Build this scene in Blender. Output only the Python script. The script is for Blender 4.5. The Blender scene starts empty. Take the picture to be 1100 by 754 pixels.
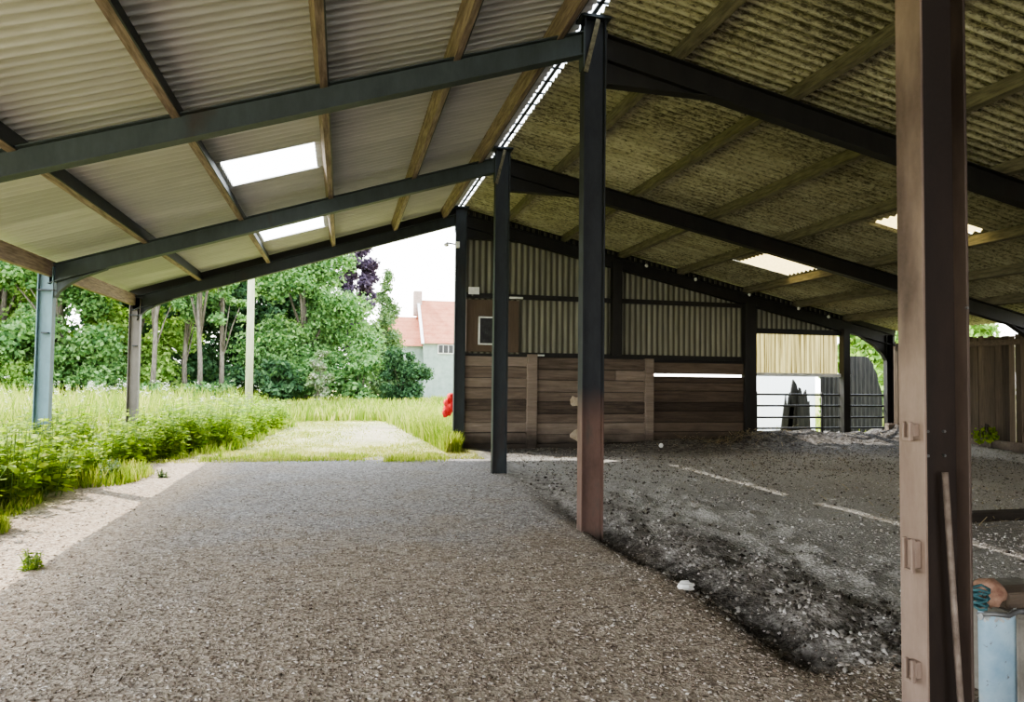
import bpy, math, random
import numpy as np
from mathutils import Vector, Matrix
random.seed(7)
rng = np.random.default_rng(11)
PI = math.pi
scn = bpy.context.scene
col = scn.collection

# ------------------------------------------------------------------ helpers
def tag(o, label=None, cat=None, group=None, kind=None):
    if label: o['label'] = label
    if cat: o['category'] = cat
    if group: o['group'] = group
    if kind: o['kind'] = kind
    return o

def empty(name, loc, label=None, cat=None, group=None):
    o = bpy.data.objects.new(name, None)
    o.empty_display_size = .2
    o.location = loc
    col.objects.link(o)
    return tag(o, label, cat, group)

def link_mesh(name, me, m, parent=None, smooth=False):
    o = bpy.data.objects.new(name, me)
    if m: me.materials.append(m)
    if smooth: me.shade_smooth()
    col.objects.link(o)
    if parent is not None:
        o.parent = parent
        o.location = -Vector(parent.location)   # geometry is written in world coordinates
    return o

class MB:
    """collects boxes, bars and tubes (world coordinates), linked as one mesh"""
    def __init__(s): s.v = []; s.f = []
    def add(s, vs, fs):
        k = len(s.v); s.v += [tuple(v) for v in vs]; s.f += [tuple(i + k for i in f) for f in fs]; return s
    def box(s, x0, x1, y0, y1, z0, z1, taper=0):
        return s.add([(x0,y0,z0),(x1,y0,z0),(x1,y1,z0),(x0,y1,z0),(x0+taper,y0,z1),(x1-taper,y0,z1),(x1-taper,y1,z1),(x0+taper,y1,z1)],
                     [(0,3,2,1),(4,5,6,7),(0,1,5,4),(1,2,6,5),(2,3,7,6),(3,0,4,7)])
    def bar(s, a, b, w, h, up=(0,0,1)):
        a = Vector(a); b = Vector(b); d = (b-a).normalized(); u = Vector(up)
        r = d.cross(u).normalized(); u = r.cross(d)
        vs = [p + r*sx*w/2 + u*sz*h/2 for p in (a,b) for sx, sz in ((-1,-1),(1,-1),(1,1),(-1,1))]
        return s.add(vs, [(0,1,2,3),(7,6,5,4),(0,4,5,1),(1,5,6,2),(2,6,7,3),(3,7,4,0)])
    def tube(s, pts, rad, n=10, cap=True):
        pts = [Vector(p) for p in pts]
        rs = rad if isinstance(rad, (list, tuple)) else [rad]*len(pts)
        vs = []; fs = []
        for i, p in enumerate(pts):
            d = (pts[min(i+1,len(pts)-1)] - pts[max(i-1,0)]).normalized()
            u = Vector((0,0,1)) if abs(d.z) < .9 else Vector((1,0,0))
            r = d.cross(u).normalized(); u = r.cross(d)
            for k in range(n):
                a = 2*PI*k/n; vs.append(p + (r*math.cos(a) + u*math.sin(a))*rs[i])
        for i in range(len(pts)-1):
            for k in range(n):
                fs.append((i*n+k, i*n+(k+1)%n, (i+1)*n+(k+1)%n, (i+1)*n+k))
        if cap:
            fs.append(tuple(range(n))[::-1]); fs.append(tuple((len(pts)-1)*n+k for k in range(n)))
        return s.add(vs, fs)
    def blob(s, c, r, sq=(1,1,1), jit=.2, n=8, m=6):
        vs = [Vector(c)+Vector((0,0,r*sq[2]))]; fs = []
        for i in range(1, m):
            t = PI*i/m
            for k in range(n):
                a = 2*PI*k/n; q = r*(1+random.uniform(-jit,jit))
                vs.append(Vector(c)+Vector((q*sq[0]*math.sin(t)*math.cos(a), q*sq[1]*math.sin(t)*math.sin(a), q*sq[2]*math.cos(t))))
        vs.append(Vector(c)-Vector((0,0,r*sq[2]))); L = len(vs)-1
        for k in range(n): fs.append((0, 1+k, 1+(k+1)%n))
        for i in range(m-2):
            for k in range(n):
                a = 1+i*n+k; b = 1+i*n+(k+1)%n; fs.append((a, a+n, b+n, b))
        for k in range(n): fs.append((L, 1+(m-2)*n+(k+1)%n, 1+(m-2)*n+k))
        return s.add(vs, fs)
    def build(s, name, m, parent=None, smooth=False, bevel=0):
        me = bpy.data.meshes.new(name); me.from_pydata(s.v, [], s.f); me.update()
        o = link_mesh(name, me, m, parent, smooth)
        if bevel:
            b = o.modifiers.new('bevel','BEVEL'); b.width = bevel; b.segments = 1; b.limit_method = 'ANGLE'
        return o

def np_mesh(name, V, F, m, parent=None, smooth=False):
    """V (n,3), F (k,4) or (k,3) index array, fast"""
    me = bpy.data.meshes.new(name)
    V = np.asarray(V, np.float32); F = np.asarray(F, np.int32); k = F.shape[1]
    me.vertices.add(len(V)); me.vertices.foreach_set('co', V.ravel())
    me.loops.add(F.size); me.loops.foreach_set('vertex_index', F.ravel())
    me.polygons.add(len(F)); me.polygons.foreach_set('loop_start', np.arange(0, F.size, k, dtype=np.int32))
    me.update(calc_edges=True)
    me.validate()
    return link_mesh(name, me, m, parent, smooth)

# ------------------------------------------------------------------ materials
class G:
    """small node graph builder"""
    def __init__(s, name):
        s.m = bpy.data.materials.new(name); s.m.use_nodes = True
        s.t = s.m.node_tree; s.t.nodes.clear()
        s.out = s.t.nodes.new('ShaderNodeOutputMaterial')
    def n(s, typ, **kw):
        x = s.t.nodes.new('ShaderNode'+typ)
        for k, v in kw.items():
            if k.startswith('i_'): x.inputs[k[2:].replace('_',' ')].default_value = v
            else: setattr(x, k, v)
        return x
    def l(s, a, b): s.t.links.new(a, b)
    def pos(s, scale=(1,1,1), world=False):
        tc = s.n('NewGeometry') if world else s.n('TexCoord')
        mp = s.n('Mapping'); mp.inputs['Scale'].default_value = scale
        s.l(tc.outputs['Position' if world else 'Object'], mp.inputs['Vector']); return mp.outputs[0]
    def noise(s, p, sc, det=5, rough=.6, dist=0):
        x = s.n('TexNoise'); x.inputs['Scale'].default_value = sc; x.inputs['Detail'].default_value = det
        x.inputs['Roughness'].default_value = rough; x.inputs['Distortion'].default_value = dist
        s.l(p, x.inputs['Vector']); return x.outputs['Fac']
    def ramp(s, f, stops, interp='LINEAR'):
        r = s.n('ValToRGB'); r.color_ramp.interpolation = interp
        e = r.color_ramp.elements
        while len(e) < len(stops): e.new(.5)
        for q, (p, c) in zip(e, stops):
            q.position = p; q.color = (*c, 1) if len(c) == 3 else c
        s.l(f, r.inputs['Fac']); return r.outputs['Color']
    def mix(s, f, a, b, mode='MIX'):
        x = s.n('Mix', data_type='RGBA', blend_type=mode)
        for i, v in ((0, f), (6, a), (7, b)):
            if hasattr(v, 'is_output'): s.l(v, x.inputs[i])
            else: x.inputs[i].default_value = v if i == 0 else ((*v, 1) if len(v) == 3 else v)
        return x.outputs[2]
    def math(s, op, a, b=0.0, c=0.0):
        x = s.n('Math', operation=op)
        for i, v in enumerate((a, b, c)):
            if hasattr(v, 'is_output'): s.l(v, x.inputs[i])
            else: x.inputs[i].default_value = v
        return x.outputs[0]
    def attr(s, name):
        a = s.n('Attribute', attribute_name=name); return a.outputs['Fac']
    def island(s): return s.n('NewGeometry').outputs['Random Per Island']
    def bump(s, h, st=.4, d=.02):
        b = s.n('Bump'); b.inputs['Strength'].default_value = st; b.inputs['Distance'].default_value = d
        s.l(h, b.inputs['Height']); return b.outputs[0]
    def done(s, c, rough=.9, bump=None, metal=0, trans=0, spec=.3, tcol=None):
        b = s.n('BsdfPrincipled'); b.inputs['Roughness'].default_value = rough; b.inputs['Metallic'].default_value = metal
        b.inputs['Specular IOR Level'].default_value = spec
        if hasattr(c, 'is_output'): s.l(c, b.inputs['Base Color'])
        else: b.inputs['Base Color'].default_value = (*c, 1)
        if bump is not None: s.l(bump, b.inputs['Normal'])
        res = b.outputs[0]
        if trans:
            t = s.n('BsdfTranslucent')
            tc = tcol if tcol is not None else c
            if hasattr(tc, 'is_output'): s.l(tc, t.inputs['Color'])
            else: t.inputs['Color'].default_value = (*tc, 1)
            mx = s.n('MixShader'); mx.inputs[0].default_value = trans
            s.l(res, mx.inputs[1]); s.l(t.outputs[0], mx.inputs[2]); res = mx.outputs[0]
        s.l(res, s.out.inputs['Surface']); return s.m

def noisy(name, c1, c2, sc=6, stretch=(1,1,1), rough=.85, bump=.25, bd=.01, metal=0, det=6, lo=.35, hi=.65, spec=.3, isl=0):
    g = G(name); p = g.pos(stretch)
    f = g.noise(p, sc, det, .65)
    c = g.ramp(f, [(lo, c1), (hi, c2)])
    if isl:
        v = g.math('MULTIPLY_ADD', g.island(), isl, 1-isl/2)
        c = g.mix(1.0, c, g.ramp(v, [(0, (0,0,0)), (1, (1,1,1))]), 'MULTIPLY') if False else g.mix(g.math('MULTIPLY', g.island(), isl), c, (.02,.016,.012))
    return g.done(c, rough, g.bump(f, bump, bd), metal, spec=spec)

def leafmat(name, cols, trans=.45, tint=1.15, sc=.8):
    g = G(name); r = g.island()
    n = g.noise(g.pos(world=True), sc, 2)
    f = g.math('ADD', g.math('MULTIPLY', r, .6), g.math('MULTIPLY', n, .45))
    k = len(cols)
    c = g.ramp(f, [(.15+.7*i/(k-1), q) for i, q in enumerate(cols)])
    t = g.mix(1.0, c, (tint, tint*1.02, tint*.62), 'MULTIPLY')
    return g.done(c, .6, None, 0, trans, .25, t)

M = {}
def steel(name, a, b, rust, amt, sc=5):
    g = G(name); p = g.pos((1,1,.35))
    f = g.noise(p, sc, 7, .7); f2 = g.noise(p, 1.3, 5, .6); f3 = g.noise(g.pos(), 60, 3)
    base = g.ramp(f, [(.3, a), (.7, b)])
    k = g.ramp(f2, [(amt, (0,0,0)), (amt+.14, (1,1,1))])
    c = g.mix(k, base, g.mix(f3, rust, tuple(q*.5 for q in rust)))
    return g.done(c, .6, g.bump(f, .25, .01), 0, spec=.4)
M['steel_dark'] = steel('dark_painted_steel', (.018,.022,.025), (.035,.042,.045), (.05,.03,.02), .6)
M['steel_green'] = steel('grey_green_steel', (.035,.045,.047), (.06,.075,.078), (.06,.045,.035), .62)
M['steel_blue'] = steel('blue_grey_painted_steel', (.10,.16,.18), (.16,.25,.28), (.06,.055,.05), .66)
M['steel_brown'] = steel('weathered_brown_steel', (.10,.085,.07), (.17,.15,.13), (.05,.035,.025), .6)
M['steel_black'] = steel('black_steel', (.010,.009,.008), (.02,.018,.016), (.03,.02,.014), .6)
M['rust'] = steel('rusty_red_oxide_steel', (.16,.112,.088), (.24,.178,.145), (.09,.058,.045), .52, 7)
M['rust_half_shade'] = steel('half_shaded_brown_steel', (.05,.034,.027), (.085,.06,.048), (.035,.022,.017), .52, 7)  # near post's steel again, darkened for its less lit flange
M['rust_shade'] = steel('shaded_brown_steel', (.014,.009,.007), (.03,.019,.014), (.02,.012,.009), .5, 7)  # near post's steel again, darkened for the shade in its hollow
def post_mid():
    g = G('dark_post_with_rusty_foot'); p = g.pos((1,1,.4))
    z = g.n('SeparateXYZ'); g.l(g.n('NewGeometry').outputs['Position'], z.inputs[0])
    f = g.noise(p, 6, 6, .7)
    up = g.ramp(f, [(.3,(.014,.016,.02)),(.7,(.03,.033,.038))])
    lowc = g.ramp(f, [(.3,(.085,.05,.04)),(.55,(.13,.078,.063)),(.75,(.08,.064,.054))])
    t = g.math('ADD', z.outputs[2], g.math('MULTIPLY', f, .5))
    k = g.ramp(t, [(.05,(0,0,0)),(.3,(1,1,1)),]) 
    base = g.mix(k, (.07,.06,.05), lowc)
    k2 = g.n('MapRange'); k2.inputs['From Min'].default_value = 1.4; k2.inputs['From Max'].default_value = 1.75; g.l(t, k2.inputs['Value'])
    return g.done(g.mix(k2.outputs[0], base, up), .65, g.bump(f,.2,.01), spec=.4)
M['post_mid'] = post_mid()
M['timber'] = noisy('purlin_timber', (.15,.11,.085), (.33,.255,.20), 5, (6,.5,6), .85, .3)
M['timber_moss'] = noisy('mossy_purlin_timber', (.09,.08,.055), (.19,.17,.115), 6, (4,.6,4), .9, .3)
M['pale_end'] = noisy('pale_end_grain', (.35,.28,.2), (.5,.42,.32), 9)
M['galv'] = noisy('galvanised_metal', (.10,.10,.10), (.2,.2,.2), 8, rough=.5, metal=.4)
M['black_tin'] = noisy('blackened_tin', (.008,.008,.008), (.035,.032,.028), 4, (4,4,.4), .7)
M['white_paint'] = noisy('white_paint', (.6,.6,.58), (.8,.8,.78), 6, rough=.6, bump=.05)
M['grey_plastic'] = noisy('grey_plastic', (.25,.25,.25), (.35,.35,.35), 6, rough=.5, bump=.05)
M['dark_inside'] = noisy('dark_panel', (.02,.02,.022), (.05,.05,.05), 8, rough=.4)

def wood_wall(name, cols, stretch, isl=.5, dk=(.02,.016,.012), low=True):
    g = G(name); p = g.pos(stretch, world=True)
    f = g.noise(p, 3, 8, .7, .4); f2 = g.noise(g.pos(world=True), 1.1, 4)
    r = g.island()
    h = g.math('ADD', g.math('MULTIPLY', f, .65), g.math('MULTIPLY', r, .35))
    c = g.ramp(h, [(.25, cols[0]), (.5, cols[1]), (.75, cols[2])])
    c = g.mix(g.math('MULTIPLY', f2, isl), c, dk)
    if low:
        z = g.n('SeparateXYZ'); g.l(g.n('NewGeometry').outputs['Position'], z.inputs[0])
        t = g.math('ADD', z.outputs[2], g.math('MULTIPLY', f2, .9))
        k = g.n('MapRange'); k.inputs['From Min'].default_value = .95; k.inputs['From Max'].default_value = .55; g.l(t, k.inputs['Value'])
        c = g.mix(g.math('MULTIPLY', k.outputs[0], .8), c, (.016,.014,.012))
    return g.done(c, .9, g.bump(f, .5, .015))
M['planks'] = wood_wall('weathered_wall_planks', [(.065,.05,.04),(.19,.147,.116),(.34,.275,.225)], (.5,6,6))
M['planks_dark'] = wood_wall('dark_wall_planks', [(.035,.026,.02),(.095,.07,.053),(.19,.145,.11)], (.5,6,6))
M['boards_v'] = wood_wall('vertical_wall_boards', [(.035,.027,.019),(.095,.071,.05),(.19,.145,.105)], (6,6,.4), .55, low=False)
M['board_plain'] = wood_wall('plywood_board', [(.08,.055,.04),(.11,.08,.058),(.15,.11,.08)], (5,5,.5), .4, low=False)

def roof_mat(name, a, b, dark, mott, msc=14, tint=.12):
    g = G(name); w = g.pos(world=True)
    sp = g.n('SeparateXYZ'); g.l(w, sp.inputs[0])
    # one tint per sheet: 1.02 m along the barn
    cell = g.math('FLOOR', g.math('DIVIDE', sp.outputs[1], 1.02)); cx = g.math('FLOOR', g.math('DIVIDE', sp.outputs[0], 1.42))
    cv = g.n('CombineXYZ'); g.l(cell, cv.inputs[0]); g.l(cx, cv.inputs[1])
    wn = g.n('TexWhiteNoise'); g.l(cv.outputs[0], wn.inputs['Vector'])
    f = g.noise(g.pos((.5,2.0,1), world=True), 2.2, 5, .6)
    c = g.ramp(f, [(.3, a), (.7, b)])
    c = g.mix(g.math('MULTIPLY', wn.outputs['Value'], tint), c, dark)
    # corrugation: dark mottle thickens along the high side of each wave
    s = g.math('SINE', g.math('MULTIPLY', sp.outputs[1], 2*PI/.146))
    f2 = g.noise(g.pos((.55,1.6,1), world=True), msc, 6, .7, .6)
    big = g.noise(w, .9, 3)
    k = g.math('ADD', g.math('ADD', f2, g.math('MULTIPLY', s, .06)), g.math('MULTIPLY', big, .35))
    m = g.n('MapRange'); m.inputs['From Min'].default_value = mott; m.inputs['From Max'].default_value = mott+.22; g.l(k, m.inputs['Value'])
    c = g.mix(m.outputs[0], c, dark)
    fr = g.math('FRACT', g.math('DIVIDE', sp.outputs[1], 1.02))
    ln = g.math('LESS_THAN', fr, .02)
    c = g.mix(g.math('MULTIPLY', ln, .6), c, tuple(q*.4 for q in dark))
    return g.done(c, .95, g.bump(f2, .15, .01))
M['roof_pale'] = roof_mat('pale_fibre_cement_roof', (.45,.44,.42), (.56,.55,.525), (.28,.275,.265), .92, 8, .45)
M['roof_moss'] = roof_mat('mossy_fibre_cement_roof', (.34,.315,.205), (.55,.52,.37), (.085,.077,.05), .60, 24, .35)

def tin_mat():
    g = G('ribbed_wall_cladding'); w = g.pos(world=True)
    sp = g.n('SeparateXYZ'); g.l(w, sp.inputs[0])
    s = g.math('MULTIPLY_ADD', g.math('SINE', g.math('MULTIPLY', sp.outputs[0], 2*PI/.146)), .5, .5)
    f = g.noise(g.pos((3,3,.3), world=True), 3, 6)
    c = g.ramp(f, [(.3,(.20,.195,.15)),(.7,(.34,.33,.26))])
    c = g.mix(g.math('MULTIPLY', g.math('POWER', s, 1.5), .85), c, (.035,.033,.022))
    return g.done(c, .9, g.bump(f,.1,.01))
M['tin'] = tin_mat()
def clear_sheet(name, c, streak, tr=.8, amt=.5, axis=(6,6,.25)):
    g = G(name); f = g.noise(g.pos(axis, world=True), 3, 5)
    cc = g.mix(g.math('MULTIPLY', g.ramp(f, [(.42,(0,0,0)),(.62,(1,1,1))]), amt), c, streak)
    return g.done(cc, .5, None, 0, tr, .3, cc)
M['light_white'] = clear_sheet('white_translucent_sheet', (.95,.95,.93), (.8,.8,.75), .85, .3)
M['light_cream'] = clear_sheet('cream_translucent_sheet', (.62,.47,.20), (.45,.33,.12), .75, .4)
M['gable_sheet'] = clear_sheet('yellowed_translucent_sheet', (.50,.42,.19), (.10,.075,.025), .62, 1.0, (11,11,.15))
M['white_sheet'] = clear_sheet('white_plastic_sheet', (.9,.92,.95), (.8,.83,.88), .6, .3)

# ------------------------------------------------------------------ layout numbers
YZ, YA, YB, YC = 2.746, 7.387, 12.014, 16.408
YFRONT = -8.0
zl = lambda x: 5.465 + .3225*x          # top of the rafters, pale slope (x < 0)
zr = lambda x: 5.45 - .2144*x           # mossy slope (x > 0)
XL, XR = -6.93, 11.85

# value noise for terrain
def vnoise(x, y, s, seed):
    r = np.random.default_rng(seed); n = 256; t = r.random((n, n))
    u = x/s; v = y/s; i = np.floor(u).astype(int); j = np.floor(v).astype(int); a = u-i; b = v-j
    a = a*a*(3-2*a); b = b*b*(3-2*b)
    q = lambda p, w: t[p % n, w % n]
    return (q(i,j)*(1-a)+q(i+1,j)*a)*(1-b)+(q(i,j+1)*(1-a)+q(i+1,j+1)*a)*b - .5
sst = lambda e0, e1, x: (lambda t: t*t*(3-2*t))(np.clip((x-e0)/(e1-e0), 0, 1))

def edge_x(y):      # where the tall growth begins, left of the barn
    return np.interp(y, [-10,6,8.3,10,11.6,13.9,15.3,18,21,25,30,40,200], [-6.6,-6.3,-6.0,-6.0,-5.9,-5.7,-5.2,-4.6,-4.3,-3.9,-4.0,-4,-4])
def ground_z(x, y):
    x = np.asarray(x, float); y = np.asarray(y, float)
    inside = sst(XL-1.2, XL+1.2, x)*sst(XR+1.5, XR, x)*sst(17.6, 16.2, y)
    wob = vnoise(x*0+3, y, 1.1, 5)*.35
    cx = .22 + wob
    muck = sst(-.15, .35, x-wob*.6-1.1*sst(3.9,2.9,y))*inside
    h = .03*vnoise(x, y, 1.7, 1) + .012*vnoise(x, y, .35, 2) + .008*vnoise(x, y, .12, 3)*inside
    near = sst(13, 8, y)
    h = h - .14*np.exp(-((x-cx)/.19)**2)*sst(11, 7, y)*sst(3.3,4.0,y)*inside
    h = h + muck*near*(.10*vnoise(x, y, .30, 7) + .07*vnoise(x, y, .14, 8) + .035*vnoise(x,y,.07,9))*sst(3.4, 1.2, x)
    h = h + muck*(.02*vnoise(x, y, .2, 10)+.035*vnoise(x,y,.6,12))
    # muck pushed up against the gable wall and by the far side of the barn
    h = h + muck*sst(14.6, 16.4, y)*(.10+.25*np.abs(vnoise(x, y, .7, 13)))*sst(2.5,5,x)
    h = h + sst(15.3,16.2,y)*sst(17.6,16.9,y)*sst(6.3,7.2,x)*sst(12.3,11.6,x)*(.14+.22*np.abs(vnoise(x,y,.45,15)))
    h = h + .17*sst(11.2,11.7,x)*sst(12.6,12.1,x)*sst(18,17,y)*(1+.8*vnoise(x,y,.5,16))
    h = h + .12*sst(-6.0,-9,x)*(1+vnoise(x,y,1.5,14))
    return h

# ------------------------------------------------------------------ ground
def grow(a, b, s0, k): 
    out = []; s = s0; x = a; sg = 1 if b > a else -1
    while (b-x)*sg > 0: s *= k; x += s*sg; out.append(x)
    return out
xs = np.array(grow(-7, -60, .06, 1.12)[::-1] + list(np.arange(-7, 4, .045)) + list(np.arange(4, 13, .09)) + grow(13, 70, .1, 1.14))
ys = np.array(grow(2.4, -14, .05, 1.3)[::-1] + list(np.arange(2.4, 6, .032)) + list(np.arange(6, 10, .05)) + list(np.arange(10, 18, .09)) + grow(18, 120, .1, 1.1))
GX, GY = np.meshgrid(xs, ys); GZ = ground_z(GX, GY)
nx, ny = len(xs), len(ys)
idx = np.arange(nx*ny).reshape(ny, nx)
F = np.stack([idx[:-1,:-1], idx[:-1,1:], idx[1:,1:], idx[1:,:-1]], -1).reshape(-1, 4)
def floor_mat():
    g = G('barn_floor_and_ground'); w = g.pos(world=True)
    n1 = g.noise(w, 42, 5, .75); n2 = g.noise(w, 9, 6, .7); n3 = g.noise(w, 1.0, 4, .6); n4 = g.noise(w, 120, 3, .7)
    vo = g.n('TexVoronoi'); vo.inputs['Scale'].default_value = 38; g.l(w, vo.inputs['Vector'])
    vc = g.n('SeparateColor'); g.l(vo.outputs['Color'], vc.inputs[0])
    chip = g.math('ADD', g.math('MULTIPLY', vc.outputs[0], .5), g.math('MULTIPLY', n1, .5))
    grey = g.ramp(chip, [(.22,(.11,.098,.09)),(.46,(.245,.225,.212)),(.68,(.36,.34,.325)),(.85,(.50,.48,.465))])
    brown = g.ramp(chip, [(.22,(.11,.085,.066)),(.46,(.24,.197,.155)),(.68,(.35,.30,.24)),(.85,(.48,.42,.35))])
    gravel = g.mix(g.ramp(g.math('ADD', n3, g.math('MULTIPLY', g.attr('brown'), .45)), [(.5,(0,0,0)),(.85,(1,1,1))]), grey, brown)
    mk = g.ramp(g.math('ADD', g.math('MULTIPLY', n2, .7), g.math('MULTIPLY', n1, .3)), [(.30,(.028,.023,.019)),(.41,(.12,.108,.095)),(.52,(.27,.25,.23)),(.68,(.45,.43,.41))])
    dry = g.ramp(n1, [(.3,(.20,.188,.172)),(.5,(.36,.345,.32)),(.68,(.54,.525,.50))])
    muck = g.mix(g.attr('dry'), mk, dry)
    c = g.mix(g.attr('muck'), gravel, muck)
    c = g.mix(g.math('MULTIPLY', g.attr('damp'), g.ramp(n2, [(.3,(1,1,1)),(.75,(.4,.4,.4))])), c, (.014,.011,.009))
    conc = g.ramp(g.math('ADD', g.math('MULTIPLY',n2,.6), g.math('MULTIPLY',n4,.4)), [(.35,(.16,.145,.13)),(.65,(.30,.28,.26))])
    c = g.mix(g.attr('conc'), c, conc)
    sunlit_path = g.ramp(chip, [(.2,(.20,.145,.10)),(.5,(.37,.29,.215)),(.8,(.55,.46,.36))])  # bare track colour, also the sunlight painted on the strip
    c = g.mix(g.attr('sunlit_path'), c, sunlit_path)
    turf = g.ramp(g.math('ADD', g.math('MULTIPLY', n2, .5), g.math('MULTIPLY', n3, .5)), [(.35,(.12,.17,.03)),(.5,(.30,.29,.10)),(.65,(.48,.42,.24))])
    c = g.mix(g.attr('turf'), c, turf)
    h = g.math('ADD', g.math('MULTIPLY', n1, .6), g.math('MULTIPLY', vo.outputs['Distance'], .6))
    return g.done(c, .95, g.bump(h, .7, .03), spec=.15)
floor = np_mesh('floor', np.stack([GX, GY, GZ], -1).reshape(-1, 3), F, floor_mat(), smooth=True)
tag(floor, 'trampled gravel, muck and track floor of the open barn', kind='structure')
def setattr_(o, name, a):
    at = o.data.attributes.new(name, 'FLOAT', 'POINT'); at.data.foreach_set('value', np.clip(a, 0, 1).astype(np.float32).ravel())
bn = vnoise(GX, GY, 1.2, 31)*.8 + vnoise(GX, GY, .3, 32)*.4
inb = sst(17.0, 16.3, GY)
mk_ = sst(-.05, .30, GX + bn*.35 - 1.1*sst(3.9,2.9,GY))*sst(13, 12, GX)*sst(20,17,GY)*sst(1.5,2.8,GY)
setattr_(floor, 'muck', mk_)
setattr_(floor, 'dry', mk_*np.clip(sst(6.4, 8, GY)*sst(15.3,13.2,GY)*sst(.3,1.2,GX)*(.75+bn*.5) + .95*sst(.75,1.5,GX+bn*.5)*sst(8.6,7,GY)*(.8+bn*.5), 0, 1))
wob_ = vnoise(GX*0+3, GY, 1.1, 5)*.35
setattr_(floor, 'damp', np.exp(-((GX-.26-wob_)/.26)**2)*sst(10, 7.2, GY)*sst(3.2,4.1,GY)*1.0 + mk_*np.maximum(sst(13.2,15.6,GY+bn)*.75, sst(15.0,15.9,GY)*sst(5.5,6.8,GX)*1.0) + mk_*np.exp(-((GX-1.1-wob_*2)/.22)**2)*sst(8,6.5,GY)*.55)
setattr_(floor, 'brown', sst(9.5, 4.5, GY) + .5*sst(-3,-5,GX))
setattr_(floor, 'conc', sst(3.0,3.5,GX+bn*.6)*sst(7.0,6.6,GY+bn*.2)*sst(11,9,GX)*.85)
sunlit_strip = sst(-4.2, -4.9, GX+bn*.25)*sst(17,15,GY)  # paler colour stands in for sunlight from the shadow edge outward
setattr_(floor, 'sunlit_path', sunlit_strip*(1-sst(-6.0,-6.6,GX+bn*.4)) + sst(16,18,GY)*np.exp(-((GX+1.9-(GY-18)*.12)/1.2)**2)*(.75+bn)*sst(27,24,GY))
turf_ = sst(-6.0,-6.5,GX+bn*.5) + sst(14.3,15.6,GY+bn*.9)*sst(.6,-.1,GX) + sst(16.8,17.5,GY) + sst(12.0,12.6,GX)
turf_ = np.clip(turf_,0,1)*(1-.75*np.clip(np.exp(-((GX+2.0-(GY-18)*.10)/1.15)**2)*sst(17,19,GY)*sst(27,24,GY)*(.8+bn),0,1))
setattr_(floor, 'turf', turf_)

# loose chips on the gravel (uncountable) and clods in the muck
def chips(name, n, xr, yr, size, m, label, seed, power=2.0, flat=.35, keep=None):
    r = np.random.default_rng(seed)
    u = r.random(n); y0, y1 = yr
    Y = 1/(1/y0 + u*(1/y1-1/y0)); X = xr[0] + r.random(n)*(xr[1]-xr[0])
    if keep is not None:
        k = keep(X, Y, r.random(n)); X = X[k]; Y = Y[k]
    n = len(X); Z = ground_z(X, Y)
    s = size*(.4+1.6*r.random(n)**2.2)
    a = r.random(n)*2*PI; el = .45+.9*r.random(n); asp = .25+.6*r.random(n)
    base = np.array([[1,0,0],[0,1,0],[-1,0,0],[0,-1,0],[0,0,1],[0,0,-1]], float)
    V = np.repeat(base[None], n, 0)*(1+.5*(r.random((n,6,3))-.5))
    V *= np.stack([s*el, s*asp, s*flat*(.5+r.random(n))], -1)[:,None,:]
    tl = (r.random(n)-.5)*1.0
    x, y, z = V[...,0].copy(), V[...,1].copy(), V[...,2].copy()
    x, z = x*np.cos(tl)[:,None]-z*np.sin(tl)[:,None], x*np.sin(tl)[:,None]+z*np.cos(tl)[:,None]
    V[...,0] = x*np.cos(a)[:,None]-y*np.sin(a)[:,None] + X[:,None]
    V[...,1] = x*np.sin(a)[:,None]+y*np.cos(a)[:,None] + Y[:,None]
    V[...,2] = z + (Z + s*flat*.3)[:,None]
    f = np.array([[0,1,4],[1,2,4],[2,3,4],[3,0,4],[1,0,5],[2,1,5],[3,2,5],[0,3,5]])
    Fc = (np.arange(n)*6)[:,None,None] + f[None]
    o = np_mesh(name, V.reshape(-1,3), Fc.reshape(-1,3), m)
    return tag(o, label, name.split('_')[-1] if cat_of.get(name) is None else cat_of[name], kind='stuff')
cat_of = {'gravel':'gravel', 'muck_rubble':'muck', 'pale_rubble':'muck', 'straw_litter':'straw'}
def islmat(name, stops, rough=.9):
    g = G(name); c = g.ramp(g.island(), stops); return g.done(c, rough, spec=.15)
M['chips'] = islmat('wood_chips_and_stones', [(0,(.07,.052,.04)),(.3,(.18,.14,.108)),(.6,(.28,.235,.195)),(.85,(.38,.345,.305)),(1,(.52,.49,.46))])
M['clods'] = islmat('dark_clods', [(0,(.018,.014,.011)),(.4,(.09,.077,.065)),(.7,(.24,.22,.20)),(1,(.42,.40,.38))])
M['pale_clods'] = islmat('pale_dry_clods', [(0,(.14,.128,.115)),(.4,(.29,.272,.253)),(.8,(.43,.41,.39)),(1,(.58,.57,.55))])
chips('gravel', 82000, (-7.2, 1.2), (2.5, 14), .0098, M['chips'], 'loose wood chips and gravel spread over the open half of the floor', 21,
      keep=lambda X,Y,q: (X > -2.634-(Y*.55+.6)) & (X < .2+.2*(q-.5)+1.0*sst(3.9,3.0,Y)) & (X > edge_x(Y)-.3))
chips('muck_rubble', 20000, (-.1, 4.0), (2.6, 12), .017, M['clods'], 'dark crumbled muck along the drain edge and floor', 22, flat=.6,
      keep=lambda X,Y,q: (q < .8*np.exp(-((X-.65)/.6)**2)+.08) & (X > -.05+1.0*sst(3.9,3.0,Y)))
chips('pale_rubble', 34000, (.35, 7.0), (2.6, 14), .0115, M['pale_clods'], 'pale dry muck crumbs scattered over the mossy half of the floor', 23, flat=.55,
      keep=lambda X,Y,q: (q < .12+.88*sst(.6,1.5,X)) & (X > .3+.9*sst(3.9,3.0,Y)))
cat_of['floor_litter'] = 'litter'
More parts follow.
